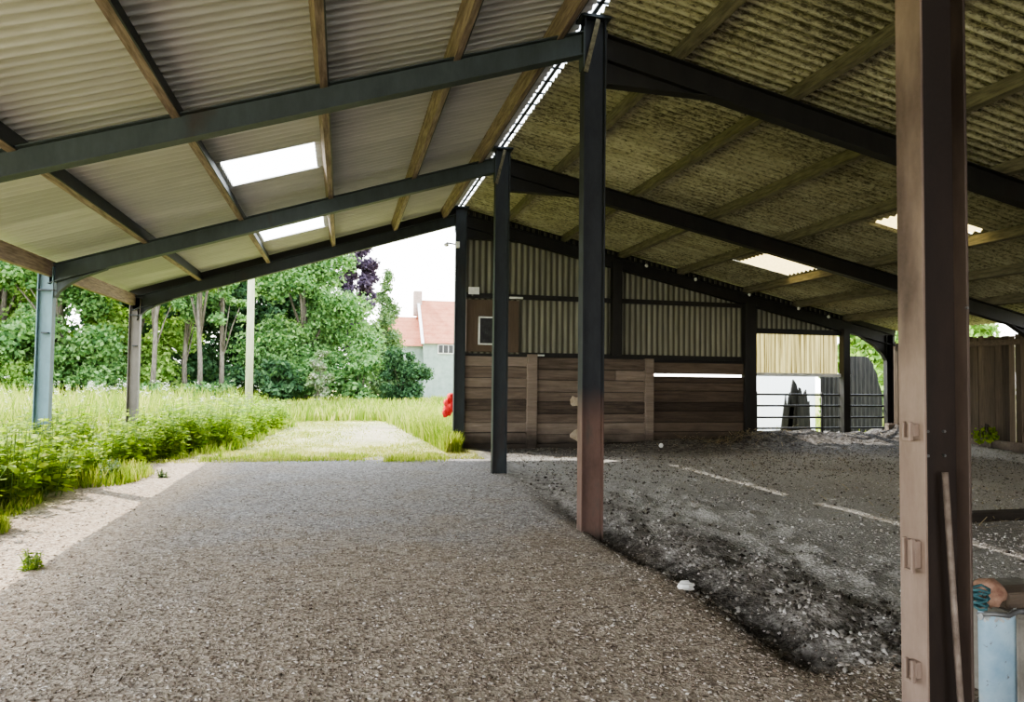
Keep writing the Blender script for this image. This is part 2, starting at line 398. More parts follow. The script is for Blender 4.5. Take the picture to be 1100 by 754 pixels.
M['litter'] = islmat('dark_floor_litter', [(0,(.03,.024,.018)),(.5,(.10,.085,.068)),(.8,(.21,.185,.15)),(1,(.36,.32,.26))])
chips('floor_litter', 45000, (.6, 12.0), (8, 16.4), .0125, M['litter'], 'dark dry litter trodden into the far floor of the mossy half', 25, flat=.6,
      keep=lambda X,Y,q: q < .15+.85*sst(9.5,13.5,Y))
M['straw'] = islmat('straw', [(0,(.16,.12,.06)),(.5,(.34,.27,.15)),(1,(.55,.47,.3))])
def straw(n, seed):
    r = np.random.default_rng(seed)
    k = n//2
    X = np.r_[r.normal(6.9,.7,k), r.normal(5.2,.9,n//4), r.uniform(3,11.5,n-k-n//4)]
    Y = np.r_[16.15-np.abs(r.normal(0,.35,k)), 7.0+r.normal(0,.25,n//4), r.uniform(6,16,n-k-n//4)]
    Z = ground_z(X, Y)+.01+np.abs(r.normal(0,.05,n))*(np.abs(Y-16.1)<.8)
    a = r.random(n)*2*PI; L = .05+.2*r.random(n); w = .005; tz = (r.random(n)-.35)*.6
    d = np.stack([np.cos(a), np.sin(a), tz], -1)*L[:,None]; s = np.stack([-np.sin(a), np.cos(a), 0*a], -1)*w
    P = np.stack([X,Y,Z], -1)
    V = np.stack([P-s, P+s, P+d+s, P+d-s], 1).reshape(-1,3)
    o = np_mesh('straw_litter', V, np.arange(4*n).reshape(-1,4), M['straw'])
    tag(o, 'loose straw lying at the foot of the plank wall and on the muck', 'straw', kind='stuff')
straw(1500, 24)

# ------------------------------------------------------------------ frames: posts and rafters
def ipost(x, y, z0, z1, D=.25, B=.15, t=.014, mb=None):
    mb = mb or MB()
    mb.box(x-D/2, x-D/2+t, y-B/2, y+B/2, z0, z1); mb.box(x+D/2-t, x+D/2, y-B/2, y+B/2, z0, z1)
    mb.box(x-D/2+t, x+D/2-t, y-.006, y+.006, z0, z1); return mb
def rafter_mb(top, bot, y, B=.15, t=.014):
    """I section lying in the frame plane: web between two polylines, flanges along them"""
    mb = MB(); n = len(top)
    for i in range(n-1):
        (xa,za),(xb,zb),(xc,zc),(xd,zd) = top[i],top[i+1],bot[i+1],bot[i]
        mb.add([(p[0], y+s*.006, p[1]) for s in (-1,1) for p in ((xa,za),(xb,zb),(xc,zc),(xd,zd))],
               [(0,1,2,3),(7,6,5,4),(0,4,5,1),(2,6,7,3)])
        mb.add([(x_, y+s*B/2, z_-q) for q in (0,t) for s in (-1,1) for (x_,z_) in (top[i],top[i+1])], [(0,1,3,2),(4,6,7,5),(0,4,5,1),(2,3,7,6),(0,2,6,4),(1,5,7,3)])
        mb.add([(x_, y+s*B/2, z_+q) for q in (0,t) for s in (-1,1) for (x_,z_) in (bot[i],bot[i+1])], [(0,2,3,1),(4,5,7,6),(0,1,5,4),(2,6,7,3),(0,4,6,2),(1,3,7,5)])
    return mb

def bolt(name, x, y, z, m, parent, r=.012):
    mb = MB(); mb.tube([(x,y,z),(x,y-.012,z)], r, 6); return mb.build(name, m, parent)

# centre posts
def centre_post(y, m, label, brace=True, gz=0.0):
    t = empty('steel_post', (0, y, gz), label, 'post', 'steel posts under the ridge')
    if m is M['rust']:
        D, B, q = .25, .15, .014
        for k, mm in ((-1, M['rust']), (1, M['rust_half_shade'])): MB().box(min(k*D/2,k*(D/2-q)),max(k*D/2,k*(D/2-q)),y-B/2,y+B/2,gz-.25,5.58).build('flange', mm, t, bevel=.002)  # lit and shaded sides are put into the flange colours
        MB().box(-D/2+q, D/2-q, y-.006, y+.006, gz-.25, 5.58).build('web', M['rust_shade'], t)  # web coloured dark to stand for shade between the flanges
    else: ipost(0, y, gz-.25, 5.58, mb=None).build('i_section', m, t)
    MB().box(-.17,.17,y-.11,y+.11,5.57,5.60).build('cap_plate', M['steel_dark'], t)
    if brace:
        MB().bar((.02,y-.1,5.55),(-.12,y-.1,4.95),.05,.012,(0,1,0)).build('brace_strap', M['timber_moss'], t)
    return t
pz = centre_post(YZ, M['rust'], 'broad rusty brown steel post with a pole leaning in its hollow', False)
for (x, z) in ((-.05,1.38),(.04,1.38),(-.05,1.27),(.04,1.27)): bolt('bolt', x, YZ-.006, z, M['galv'], pz, .007)
bolt('bolt', .105, YZ-.075, 1.94, M['galv'], pz, .006)
def bracket(x, y, z, h, w, mat, parent):
    mb = MB(); x1 = x-.03
    mb.box(x1, x, y-w/2, y+w/2, z, z+h); mb.box(x1-.02, x1, y-w/2, y-w/2+.012, z-.01, z+h+.01)
    mb.box(x1-.02, x1, y+w/2-.012, y+w/2, z-.01, z+h+.01); mb.box(x1-.02, x1, y-w/2, y+w/2, z-.02, z-.005)
    return mb.build('hinge_bracket', mat, parent, bevel=.003)
bracket(-.125, YZ-.02, 1.36, .055, .05, M['rust'], pz)
bracket(-.125, YZ-.02, .78, .12, .06, M['rust'], pz)
bracket(-.125, YZ-.02, .30, .07, .05, M['rust'], pz)
centre_post(YA, M['post_mid'], 'dark steel post with a red-brown rusty lower half', gz=.0)
centre_post(YB, M['steel_dark'], 'slim dark steel post standing before the gable boarding')
centre_post(YC, M['steel_dark'], 'dark steel corner post at the open end of the gable wall', False)
# cover edges: light-catching edge of the near post is the flange itself

# open-side posts
def side_post(x, y, m, label, gz):
    t = empty('steel_post', (x, y, gz), label, 'post', 'steel posts along the meadow side')
    ipost(x, y, gz-.3, 3.2, .21, .14).build('i_section', m, t)
    MB().box(x-.115, x+.115, y-.08, y+.08, 2.84, 2.86).build('cap_plate', M['steel_dark'], t)
    MB().box(x-.03, x+.06, y-.083, y-.006, 2.2, 2.22).build('stiffener', M['steel_dark'], t)
    return t
side_post(-6.96, YB, M['steel_blue'], 'blue-grey painted post at the edge of the meadow', .05)
side_post(-6.87, YC, M['steel_brown'], 'brown-grey weathered post at the edge of the meadow', .05)
# far-side posts under the mossy slope
def far_post(x, y, label):
    t = empty('steel_post', (x, y, 0), label, 'post', 'steel posts against the vertical boards')
    ipost(x, y, -.2, zr(x)-.05, .2, .14).build('i_section', M['steel_black'], t); return t
far_post(XR-.2, YC, 'black post where the gable opening meets the vertical board wall')
far_post(XR-.25, YB, 'black post standing before the vertical board wall')

# rafters
def left_rafter(y, m, label):
    xe = XL+.0
    # the flat run plus the rounded haunch at the eave
    X = [-.125, -2, -4, -6.15]; top = [(x, zl(x)) for x in X] + [(xe, zl(xe))]
    bot = [(x, zl(x)-.265) for x in X] + [(xe, zl(xe)-.285)]
    t = empty('steel_rafter', (xe, y, zl(xe)), label, 'rafter', 'steel rafters of the pale slope')
    rafter_mb(top, bot, y).build('i_section', m, t)
    hx = [-6.15, -6.45, -6.65, -6.78, -6.83]; hz = [.262, .29, .345, .42, .50]
    mb = rafter_mb([(x, zl(x)-.25) for x in hx], [(x, zl(x)-d-.02) for x, d in zip(hx, hz)], y, .13, .012); mb.build('haunch', m, t)
    MB().box(-.139,-.125,y-.08,y+.08,zl(0)-.45,zl(0)+.0).build('end_plate', m, t)
    return t
left_rafter(YA, M['steel_green'], 'nearest grey-green rafter under the pale roof slope')
left_rafter(YB, M['steel_green'], 'grey-green rafter ending on the blue-grey post')
left_rafter(YC, M['steel_dark'], 'dark gable rafter ending on the brown-grey post')
def right_rafter(y, m, label):
    t = empty('steel_rafter', (XR, y, zr(XR)), label, 'rafter', 'steel rafters of the mossy slope')
    X = [.125, 1.42, 4, 8, XR]
    rafter_mb([(x, zr(x)) for x in X], [(x, zr(x)-.295) for x in X], y).build('i_section', m, t)
    rafter_mb([(x, zr(x)-.28) for x in (.125,.8,1.42)], [(.125,4.86),(.8,4.855),(1.42,4.85)], y, .14, .012).build('ridge_haunch', m, t)
    hx = [10.75, 11.2, 11.45, 11.6, 11.68]; hz = [.30, .45, .62, .82, 1.0]
    rafter_mb([(x, zr(x)-.28) for x in hx], [(x, zr(x)-d) for x, d in zip(hx, hz)], y, .13, .012).build('eave_haunch', m, t)
    MB().box(.125,.139,y-.08,y+.08,zr(0)-.62,zr(0)).build('end_plate', m, t)
    return t
right_rafter(YA, M['steel_black'], 'nearest black rafter under the mossy roof slope')
right_rafter(YB, M['steel_black'], 'black middle rafter meeting the slim dark post')
right_rafter(YC, M['steel_black'], 'black gable rafter above the ribbed wall cladding')

# ------------------------------------------------------------------ purlins (each one runs the length of the barn)
LP = [(-.40,'topmost'),(-1.53,'second from the ridge'),(-2.88,'third from the ridge'),(-4.25,'fourth from the ridge'),(-5.63,'fifth from the ridge')]
sl, sr = math.atan(.3225), math.atan(.2144)
for x, w in LP:
    mb = MB(); c = Vector((x, 0, zl(x)+.088)); u = Vector((-math.sin(sl), 0, math.cos(sl)))
    mb.bar((x-.02, YFRONT, zl(x)+.075), (x-.02, YC+.02, zl(x)+.075), .075, .20, u)
    o = empty('timber_purlin', (x, YFRONT, zl(x))); mb.build('joist', M['timber'], o)
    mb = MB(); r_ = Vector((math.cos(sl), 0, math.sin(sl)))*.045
    mb.bar((x-.02+r_.x, YFRONT, zl(x)+.075+r_.z), (x-.02+r_.x, YC+.02, zl(x)+.075+r_.z), .014, .20, u); mb.build('shaded_face', M['steel_dark'], o)  # thin dark strip standing in for shade on this side of the timber
    tag(o, f'brown timber purlin of the pale slope, {w}' if w != 'topmost' else 'brown timber purlin of the pale slope, next to the ridge', 'purlin', 'timber purlins of the pale slope')
mb = MB(); mb.bar((XL+.02, YFRONT, 3.17), (XL+.02, YC+.1, 3.17), .08, .23)
tag(mb.build('eave_beam', M['timber']), 'timber eave beam over the meadow-side posts', 'beam', kind='thing')
RP = [1.02, 2.50, 4.00, 5.55, 7.40, 8.85, 10.35]
names = ['first','second','third','fourth','fifth','sixth','seventh']
for x, w in zip(RP, names):
    mb = MB(); u = Vector((math.sin(sr), 0, math.cos(sr)))
    mb.bar((x, YFRONT, zr(x)+.085), (x, YC+.1, zr(x)+.085), .085, .17, u)
    tag(mb.build('timber_purlin', M['timber_moss']), f'green-stained purlin of the mossy slope, {w} from the ridge', 'purlin', 'timber purlins of the mossy slope')
# pale cut ends / packers where purlins meet the gable rafter
for x in (1.7, 4.6, 5.92, 7.42, 8.84, 9.73):
    mb = MB(); mb.blob((x, YC-.11, zr(x)-.03), .045, (1,.7,1), .15)
    lab = {1.7:'second',4.6:'third',5.92:'fourth',7.42:'fifth',8.84:'sixth',9.73:'last'}[x]
    if x > 2: tag(mb.build('insulator', M['white_paint'], smooth=True), 'small pale insulator knob on the black gable rafter', 'insulator', 'pale knobs along the gable rafter')

# ------------------------------------------------------------------ roof
AMP, PITCH = .024, .146
def corr_strip(mb_v, mb_f, x0, x1, y0, y1, zf, off0, off1, nx=2):
    n = max(8, int((y1-y0)/PITCH*8)); Y = np.linspace(y0, y1, n+1); k = len(mb_v)
    X = np.linspace(x0, x1, nx)
    for j, x in enumerate(X):
        o = off0 + (off1-off0)*j/(nx-1)
        for y in Y: mb_v.append((x, y, zf(x)+.2+o+AMP*math.sin(2*PI*y/PITCH)))
    for j in range(nx-1):
        for i in range(n):
            a = k+j*(n+1)+i; mb_f.append((a, a+1, a+n+2, a+n+1))
def roof(name, rows, zf, holes, m, label, ry1):
    v = []; f = []
    for (xa, xb) in rows:            # xa is the ridge side
        hs = [h for h in holes if min(xa,xb)-.01 <= min(h[0],h[1]) and max(h[0],h[1]) <= max(xa,xb)+.01]
        d = .16 if xb > xa else -.16
        if not hs:
            corr_strip(v, f, xa, xb+d, YFRONT-.3, ry1, zf, .0, .014)
        else:
            y = YFRONT-.3
            for (h0, h1, ya, yb) in sorted(hs, key=lambda q: q[2]):
                corr_strip(v, f, xa, xb+d, y, ya, zf, 0, .014)
                for (p, q) in ((xa, h0), (h1, xb+d)):
                    if abs(q-p) > .02: corr_strip(v, f, p, q, ya, yb, zf, 0, .014)
                y = yb
            corr_strip(v, f, xa, xb+d, y, ry1, zf, 0, .014)
    o = np_mesh(name, np.array(v), np.array(f), m, smooth=True)
    tag(o, label, kind='structure'); return o
holesL = [(-3.05,-4.20,9.66,10.76),(-3.05,-4.20,13.95,15.0)]
holesR = [(6.12,7.34,13.5,14.55),(6.12,7.34,9.35,10.4)]
rowsL = [(-.065,-1.53),(-1.53,-2.88),(-2.88,-4.25),(-4.25,-5.63),(-5.63,-7.0)]
rowsR = [(.065,1.02),(1.02,2.5),(2.5,4.0),(4.0,5.55),(5.55,7.4),(7.4,8.85),(8.85,10.35),(10.35,12.05)]
roof('ceiling_left', rowsL, zl, holesL, M['roof_pale'], 'pale corrugated underside of the roof over the open side', YC+.28)
roof('ceiling_right', rowsR, zr, holesR, M['roof_moss'], 'mossy yellow-green corrugated underside of the roof', YC+.28)
def rooflight(h, zf, m, label):
    v = []; f = []; s = 1 if h[1] > h[0] else -1
    corr_strip(v, f, h[0]-.04*s, h[1]+.04*s, h[2]-.04, h[3]+.04, zf, .022, .03)
    o = np_mesh('roof_light', np.array(v), np.array(f), m, smooth=True); tag(o, label, 'skylight', 'roof lights')
rooflight(holesL[0], zl, M['light_white'], 'bright white roof light in the pale slope, nearer one')
rooflight(holesL[1], zl, M['light_white'], 'bright white roof light in the pale slope, by the gable rafter')
rooflight(holesR[0], zr, M['light_cream'], 'cream roof light in the mossy slope, in the bay by the gable wall')
rooflight(holesR[1], zr, M['light_cream'], 'cream roof light in the mossy slope, partly behind the broad rusty post')
mb = MB(); mb.bar((.0, YFRONT-.3, 5.655), (.0, YC+.28, 5.655), .05, .02)
y = YFRONT
while y < YC+.2:
    mb.box(-.09,.09,y,y+.03,5.645,5.662); y += .42
tag(mb.build('ridge_capping', M['steel_dark']), 'thin ridge strip with daylight showing along both edges', 'ridge strip')

for nm, xa, xb, zf, lab in (('pale', -.02, -7.0, zl, 'dark barge board over the open gable rafter'), ('mossy', .02, 12.0, zr, 'dark barge board along the mossy slope of the gable')):
    mb = MB(); mb.bar((xa, YC+.16, zf(xa)+.06), (xb, YC+.16, zf(xb)+.06), .03, .24)
    tag(mb.build('barge_board', M['steel_black']), lab, 'barge board')
# ------------------------------------------------------------------ gable wall
YW = YC+.13
v = []; f = []
def clad(x0, x1, z0f, z1f):
    n = int((x1-x0)/PITCH*8); k = len(v)
    for i in range(n+1):
        x = x0+(x1-x0)*i/n; y = YW+.02-AMP*math.sin(2*PI*x/PITCH)
        v.append((x, y, z0f(x))); v.append((x, y, z1f(x)))
    for i in range(n): f.append((k+2*i, k+2*i+2, k+2*i+3, k+2*i+1))
clad(.1, 7.66, lambda x: 2.1, lambda x: zr(x)+.15)
clad(7.66, 10.25, lambda x: 2.86, lambda x: zr(x)+.15)
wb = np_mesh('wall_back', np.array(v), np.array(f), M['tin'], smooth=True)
tag(wb, 'ribbed grey-green cladding of the gable wall above the planks', kind='structure')
# translucent panel in the wall
v = []; f = []
clad(7.68, 10.2, lambda x: 1.82, lambda x: 2.9)
o = np_mesh('clear_panel', np.array(v), np.array(f), M['gable_sheet'], smooth=True)
tag(o, 'yellowed translucent ribbed sheet glowing in the gable wall above the gate', 'wall sheet')
MB().box(7.66,10.5,YW-.10,YW-.02,1.76,1.85).build('sill_rail', M['white_paint'], bevel=.01)
tag(bpy.data.objects['sill_rail'], 'pale timber rail under the glowing translucent sheet', 'rail')
# girts
def girt(x0,x1,z,h,label): 
    o = MB().box(x0,x1,YW-.11,YW-.03,z,z+h).build('wall_girt', M['steel_black']); tag(o, label, 'girt', 'horizontal wall girts')
girt(.15,7.5,3.50,.11,'dark girt crossing the ribbed cladding halfway up')
girt(1.45,7.62,2.14,.10,'dark girt along the top of the wall planks')
girt(7.45,10.3,2.86,.13,'dark girt over the glowing translucent sheet')
def wpost(x0,x1,z0,z1,m,label,y0=YW-.22):
    o = MB().box(x0,x1,y0,YW-.02,z0,z1).build('wall_post', m, bevel=.008); tag(o,label,'post','posts in the gable wall')
wpost(3.74,3.98,2.2,zr(3.9)-.1,M['steel_black'],'black wall post against the middle of the ribbed cladding')
wpost(7.32,7.64,-.2,zr(7.5)-.2,M['steel_black'],'black wall post where the planks stop beside the gate')
wpost(10.2,10.40,-.2,zr(10.3)-.2,M['steel_black'],'black wall post beside the glowing sheet')
wpost(1.62,1.86,-.2,2.2,M['planks'],'brown timber post in the plank wall, nearer the corner',YW-.2)
wpost(4.62,4.83,-.2,2.15,M['planks'],'brown timber post dividing the plank wall',YW-.2)
# plank panels
def panel(x0, x1, z0, zt, m, label, gap=None, seed=1):
    r = random.Random(seed); mb = MB(); z = z0
    while z < zt-.08:
        h = r.uniform(.20,.30); z1 = min(z+h, zt)
        if gap and z < gap[0] < z1+.1: z1 = gap[0]
        y = YW-.12+r.uniform(-.012,.012); d = r.uniform(-.006,.006)
        if r.random() < .12 and x1-x0 > 2.2:
            xm = r.uniform(x0+.7, x1-.7)
            mb.box(x0,xm-.006,y,YW-.03,z,z1-.014+d); mb.box(xm+.006,x1,y+.008,YW-.03,z,z1-.014-d)
        else: mb.box(x0,x1,y,YW-.03,z,z1-.014+d)
        z = z1
        if gap and abs(z-gap[0]) < 1e-6: z = gap[1]
    bk = MB()
    for (a, b) in ([(z0, zt)] if not gap else [(z0, gap[0]-.005), (gap[1]+.005, zt)]): bk.box(x0, x1, YW-.04, YW-.025, a, b-.02)
    t = empty('plank_wall', (x0, YW, z0))
    mb.build('planks', m, t, bevel=.006); bk.build('backing', M['steel_black'], t)
    o = t; return tag(o, label, 'plank wall', 'panels of the plank wall')
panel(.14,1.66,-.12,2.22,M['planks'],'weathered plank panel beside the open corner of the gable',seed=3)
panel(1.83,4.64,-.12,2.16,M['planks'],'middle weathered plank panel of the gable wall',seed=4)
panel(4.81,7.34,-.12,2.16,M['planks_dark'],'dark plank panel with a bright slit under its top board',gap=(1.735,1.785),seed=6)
# board, meter box and lamp near the corner
o = MB().box(.16,1.42,YW-.10,YW-.04,2.24,3.46).build('backing_board', M['board_plain'], bevel=.004); tag(o,'dark wooden backing board above the planks by the corner','board')
fb = empty('fuse_board', (.62,YW-.12,2.35), 'white-framed dark box on the backing board behind the slim post', 'fuse box')
mb = MB()
for a in ((.44,.475,2.40,3.06),(.865,.90,2.40,3.06),(.44,.90,2.40,2.435),(.44,.90,3.025,3.06)): mb.box(a[0],a[1],YW-.17,YW-.1,a[2],a[3])
mb.build('box_frame', M['white_paint'], fb, bevel=.005)
MB().box(.45,.87,YW-.15,YW-.1,2.43,3.03).build('box_door', M['dark_inside'], fb)
MB().box(.60,.66,YW-.165,YW-.15,2.66,2.80).build('switch', M['dark_inside'], fb, bevel=.004)
fl = empty('flood_lamp', (.31,YW-.12,3.62), 'white flood lamp on the corner above the backing board', 'lamp')
MB().add([(.16,YW-.32,3.55),(.42,YW-.32,3.55),(.42,YW-.32,3.72),(.16,YW-.32,3.72),(.20,YW-.2,3.58),(.38,YW-.2,3.58),(.38,YW-.2,3.69),(.20,YW-.2,3.69)],[(0,1,2,3),(7,6,5,4),(0,4,5,1),(1,5,6,2),(2,6,7,3),(3,7,4,0)]).build('lamp_head', M['white_paint'], fl, bevel=.006)
MB().bar((.29,YW-.22,3.62),(.29,YW-.03,3.50),.03,.03).build('bracket', M['galv'], fl)
o = MB().box(1.17,1.50,YW-.17,YW-.11,3.50,3.55).build('batten_lamp', M['white_paint'], bevel=.01); tag(o,'short white batten fixed on the halfway girt','batten')
o = MB().box(1.78,2.04,YW-.17,YW-.115,2.16,2.20).build('pale_batten', M['white_paint'], bevel=.008); tag(o,'short pale batten lying along the top of the planks','batten')
# security lamp on the corner post
cl = empty('security_lamp', (-.15,YC-.1,4.68), 'small pale security lamp on the side of the corner post', 'lamp')
MB().bar((-.13,YC-.1,4.70),(-.36,YC-.14,4.72),.03,.03).build('arm', M['galv'], cl)
MB().blob((-.36,YC-.15,4.67),.055,(1.1,1,.8),.05).build('lamp_head', M['white_paint'], cl, smooth=True)
MB().box(-.15,-.05,YC-.16,YC-.08,4.62,4.76).build('junction_box', M['white_paint'], cl, bevel=.006)
# gate
gt = empty('field_gate', (7.8,YW-.03,0), 'dark tubular field gate closing the gable opening', 'gate')
for z in (1.29,1.0,.70,.42,.20): MB().tube([(7.72,YW-.03,z),(11.62,YW-.03,z)],.027,8).build('gate_bar', M['steel_black'], gt, smooth=True)
for x in (7.74,9.68,11.60): MB().tube([(x,YW-.03,.08),(x,YW-.03,1.36)],.026,8).build('gate_upright', M['steel_black'], gt, smooth=True)
# what stands beyond the gate
o = MB().box(9.0,11.3,19.0,19.06,-.2,2.3).build('white_sheet', M['white_sheet']); tag(o,'white sheet standing beyond the gate, bright with daylight','sheet')
def plank_up(x, w, h, lean, label, dy=0):
    mb = MB(); n = 7; y = 18.3+dy; pts = []
    r = random.Random(int(x*100))
    prof = [(x-w/2-.12,-.1)] + [(x-w/2+w*i/(n-1)+lean, h - r.uniform(0,.38)*(1+abs(i-3)/3)) for i in range(n)] + [(x+w/2,-.1)]
    k = len(prof); vs = [(p[0], y, p[1]) for p in prof]+[(p[0], y+.05, p[1]) for p in prof]
    fs = [tuple(range(k)), tuple(range(2*k-1,k-1,-1))]+[(i,(i+1)%k,k+(i+1)%k,k+i) for i in range(k)]
    o = mb.add(vs, fs).build('leaning_board', M['black_tin']); tag(o,label,'board','broken boards beyond the gate')
plank_up(9.86,.26,1.35,.10,'shortest broken dark board beyond the gate, at the edge of the stack')
plank_up(10.12,.34,1.72,.06,'tallest broken dark board beyond the gate')
plank_up(10.42,.34,1.66,-.03,'broad broken dark board beyond the gate, beside the white gap',-.06)
def tin_sheet(x0,x1,y,zt,rounded,label):
    n = int((x1-x0)/PITCH*8); vv=[]; ff=[]
    for i in range(n+1):
        x = x0+(x1-x0)*i/n
        z = zt if not rounded else zt - (max(0,(x-(x1-.65))/.65)**2.4)*1.3
        yy = y+.02*math.sin(2*PI*x/PITCH)
        vv += [(x,yy,-.2),(x,yy,z)]
    for i in range(n): ff.append((2*i,2*i+2,2*i+3,2*i+1))
    o = np_mesh('tin_sheet', np.array(vv), np.array(ff), M['black_tin'], smooth=True); tag(o,label,'metal sheet','blackened tin sheets beyond the gate')
tin_sheet(11.05,12.1,18.45,1.79,False,'lower square blackened tin sheet beyond the gate')
tin_sheet(11.93,13.3,18.55,2.42,True,'taller blackened tin sheet with a rounded top corner')

# ------------------------------------------------------------------ far side wall of vertical boards
r = random.Random(5); mb = MB(); y = YFRONT
while y < YC+.25:
    w = r.uniform(.13,.19); d = r.uniform(-.01,.01)
    mb.box(XR+.03+d, XR+.055+d, y, y+w-r.choice((.004,.008,.03)), .30+r.uniform(-.02,.02), 2.72+r.uniform(-.03,.03)); y += w
wr = mb.build('wall_right', M['boards_v']); tag(wr,'upright weathered boards of the far side wall',kind='structure')
o = MB().box(XR-.05,XR+.03,YFRONT,YC-.1,.11,.34).build('kick_rail', M['planks'], bevel=.01); tag(o,'brown timber rail along the foot of the upright boards','rail')
o = MB().box(XR-.02,XR+.03,YFRONT,YC-.1,2.5,2.62).build('top_rail', M['planks_dark'], bevel=.01); tag(o,'dark timber rail along the top of the upright boards','rail')
o = MB().box(XR-.42,XR-.05,YC-.25,YC-.1,0,.55).build('plank_stub', M['planks'], bevel=.01); tag(o,'low plank stub beside the gate by the board wall','board')
o = MB().box(4.3,10.5,6.82,6.98,-.05,.13).build('timber_sleeper', M['planks_dark'], bevel=.02); tag(o,'dark timber sleeper lying on the floor behind the broad rusty post','sleeper')

mb = MB(); mb.add([(1.5,YFRONT,-.2),(12.0,YFRONT,-.2),(12.0,YFRONT,2.9),(1.5,YFRONT,5.2)],[(0,1,2,3)])  # out of view, added to cut the light coming from behind
tag(mb.build('wall_light_block', M['boards_v']),'unseen wall added behind the mossy half to block light',kind='structure')
# ------------------------------------------------------------------ small things by the near post
o = MB().tube([(.055,YZ-.085,-.05),(-.0,YZ-.055,1.20)],.014,12).build('steel_pole', noisy('dull_pole',(.10,.075,.06),(.2,.16,.135),12,rough=.6), smooth=True)
tag(o,'thin dull metal pole leaning in the hollow of the broad rusty post','pole')
def bluemat():
    g = G('faded_blue_paint'); p = g.pos(world=True)
    f = g.noise(p,5,6,.6); f2 = g.noise(p,22,5,.7)
    c = g.ramp(f,[(.3,(.22,.34,.44)),(.6,(.38,.50,.58)),(.75,(.55,.62,.65))])
    c = g.mix(g.ramp(f2,[(.62,(0,0,0)),(.7,(1,1,1))]),c,(.12,.08,.06))
    return g.done(c,.6,g.bump(f2,.2,.01))
bt = empty('water_trough', (.75,3.1,0), 'faded light-blue metal trough end with rusty rim beside the broad post', 'trough')
mb = MB()
# curved blue end panel
prof = [(.458,2.97),(.49,2.93),(.547,2.915),(.612,2.918),(.658,2.94)]
vs = [(x,y_,z) for z in (-.1,.4,.46) for (x,y_) in prof]
fs = [(i*5+k,i*5+k+1,(i+1)*5+k+1,(i+1)*5+k) for i in range(2) for k in range(4)]
vs = [(x,y_,z+ (random.uniform(-.012,.014) if z>.3 else 0)) for z in (-.06,.42,.462) for (x,y_) in prof]
o = mb.add(vs,fs).build('end_panel', bluemat(), bt, smooth=True); sm = o.modifiers.new('s','SOLIDIFY'); sm.thickness=.012
MB().box(.66,1.35,2.95,3.55,-.06,.445).build('tank_body', noisy('grey_tank',(.13,.12,.10),(.26,.245,.215),6), bt, bevel=.02)
MB().tube([(.455,2.975,.455),(.50,2.925,.47),(.575,2.905,.463),(.655,2.925,.474),(.73,2.93,.458)],.012,8).build('torn_rim', M['galv'], bt, smooth=True)
o = MB().blob((.598,3.04,.535),.085,(.95,.9,.85),.12,12,8).build('brick_block', noisy('brick_red',(.17,.085,.06),(.36,.23,.165),14), smooth=True); tag(o,'orange-red worn block lying on the blue trough','block')
mb = MB()
for k in range(6):
    a = random.uniform(0,6); pts = [(.492+.03*math.cos(a+t*.9)*(1+.2*k%2), 3.0+.045*math.sin(a+t*.9), .485+.017*k+.010*math.sin(t*2)) for t in range(8)]
    mb.tube(pts,.007,6)
fr = MB()
for k in range(14):
    fr.blob((.465+.20*k/13+random.uniform(-.006,.006), 2.925-.012*math.sin(PI*k/13)+.03*abs(k-6.5)/6.5, .455+random.uniform(-.02,.012)), random.uniform(.008,.017), (1,.6,1.1), .4, 7, 5)
fr.build('flaking_edge', noisy('flaking_edge',(.3,.31,.31),(.5,.51,.5),20), bt)
o = mb.build('rope_bundle', noisy('teal_rope',(.025,.07,.08),(.07,.16,.18),20), smooth=True); tag(o,'tangle of teal rope beside the orange-red block','rope')
o = MB().box(.70,1.30,3.02,3.16,.445,.53).build('timber_block', M['planks_dark'], bevel=.01); tag(o,'dark brown timber block on the grey end of the trough','block')
o = MB().blob((-.02,5.13,.02),.055,(1.3,.9,.6),.25).build('white_stone', M['white_paint']); tag(o,'white stone lying at the edge of the muck drain','stone')
o = MB().blob((4.56,15.36,float(ground_z(4.56,15.36))+.05),.055,(1,1,1),.1).build('white_ball', M['white_paint'], smooth=True); tag(o,'small white ball by the foot of the plank wall','ball')
for (x, z, lab) in ((2.81, 1.08, 'torn pale scrap on the planks behind the red-footed post, upper one'), (2.86, .28, 'torn pale scrap at the foot of the planks behind the red-footed post')):
    mb = MB(); n = 9; cx_ = [(x+(.10+.09*random.random())*math.cos(2*PI*k/n), YW-.15-.02*random.random(), z+(.08+.09*random.random())*math.sin(2*PI*k/n)) for k in range(n)]
    o = mb.add(cx_+[(x,YW-.17,z)], [(k,(k+1)%n,n) for k in range(n)]).build('torn_scrap', M['pale_end']); tag(o, lab, 'scrap')
rag = MB()
for (x,y_,z,rr_) in ((-.22,YC+.25,1.03,.10),(-.15,YC+.22,1.16,.085),(-.20,YC+.25,.88,.11),(-.28,YC+.24,.80,.08),(-.12,YC+.22,.95,.1)): rag.blob((x,y_,z),rr_,(1,.6,1.3),.25)
o = rag.build('red_cloth', noisy('red_cloth',(.55,.02,.025),(.75,.05,.05),7,rough=.7), smooth=True); tag(o,'bright red cloth hanging outside the corner post','cloth')

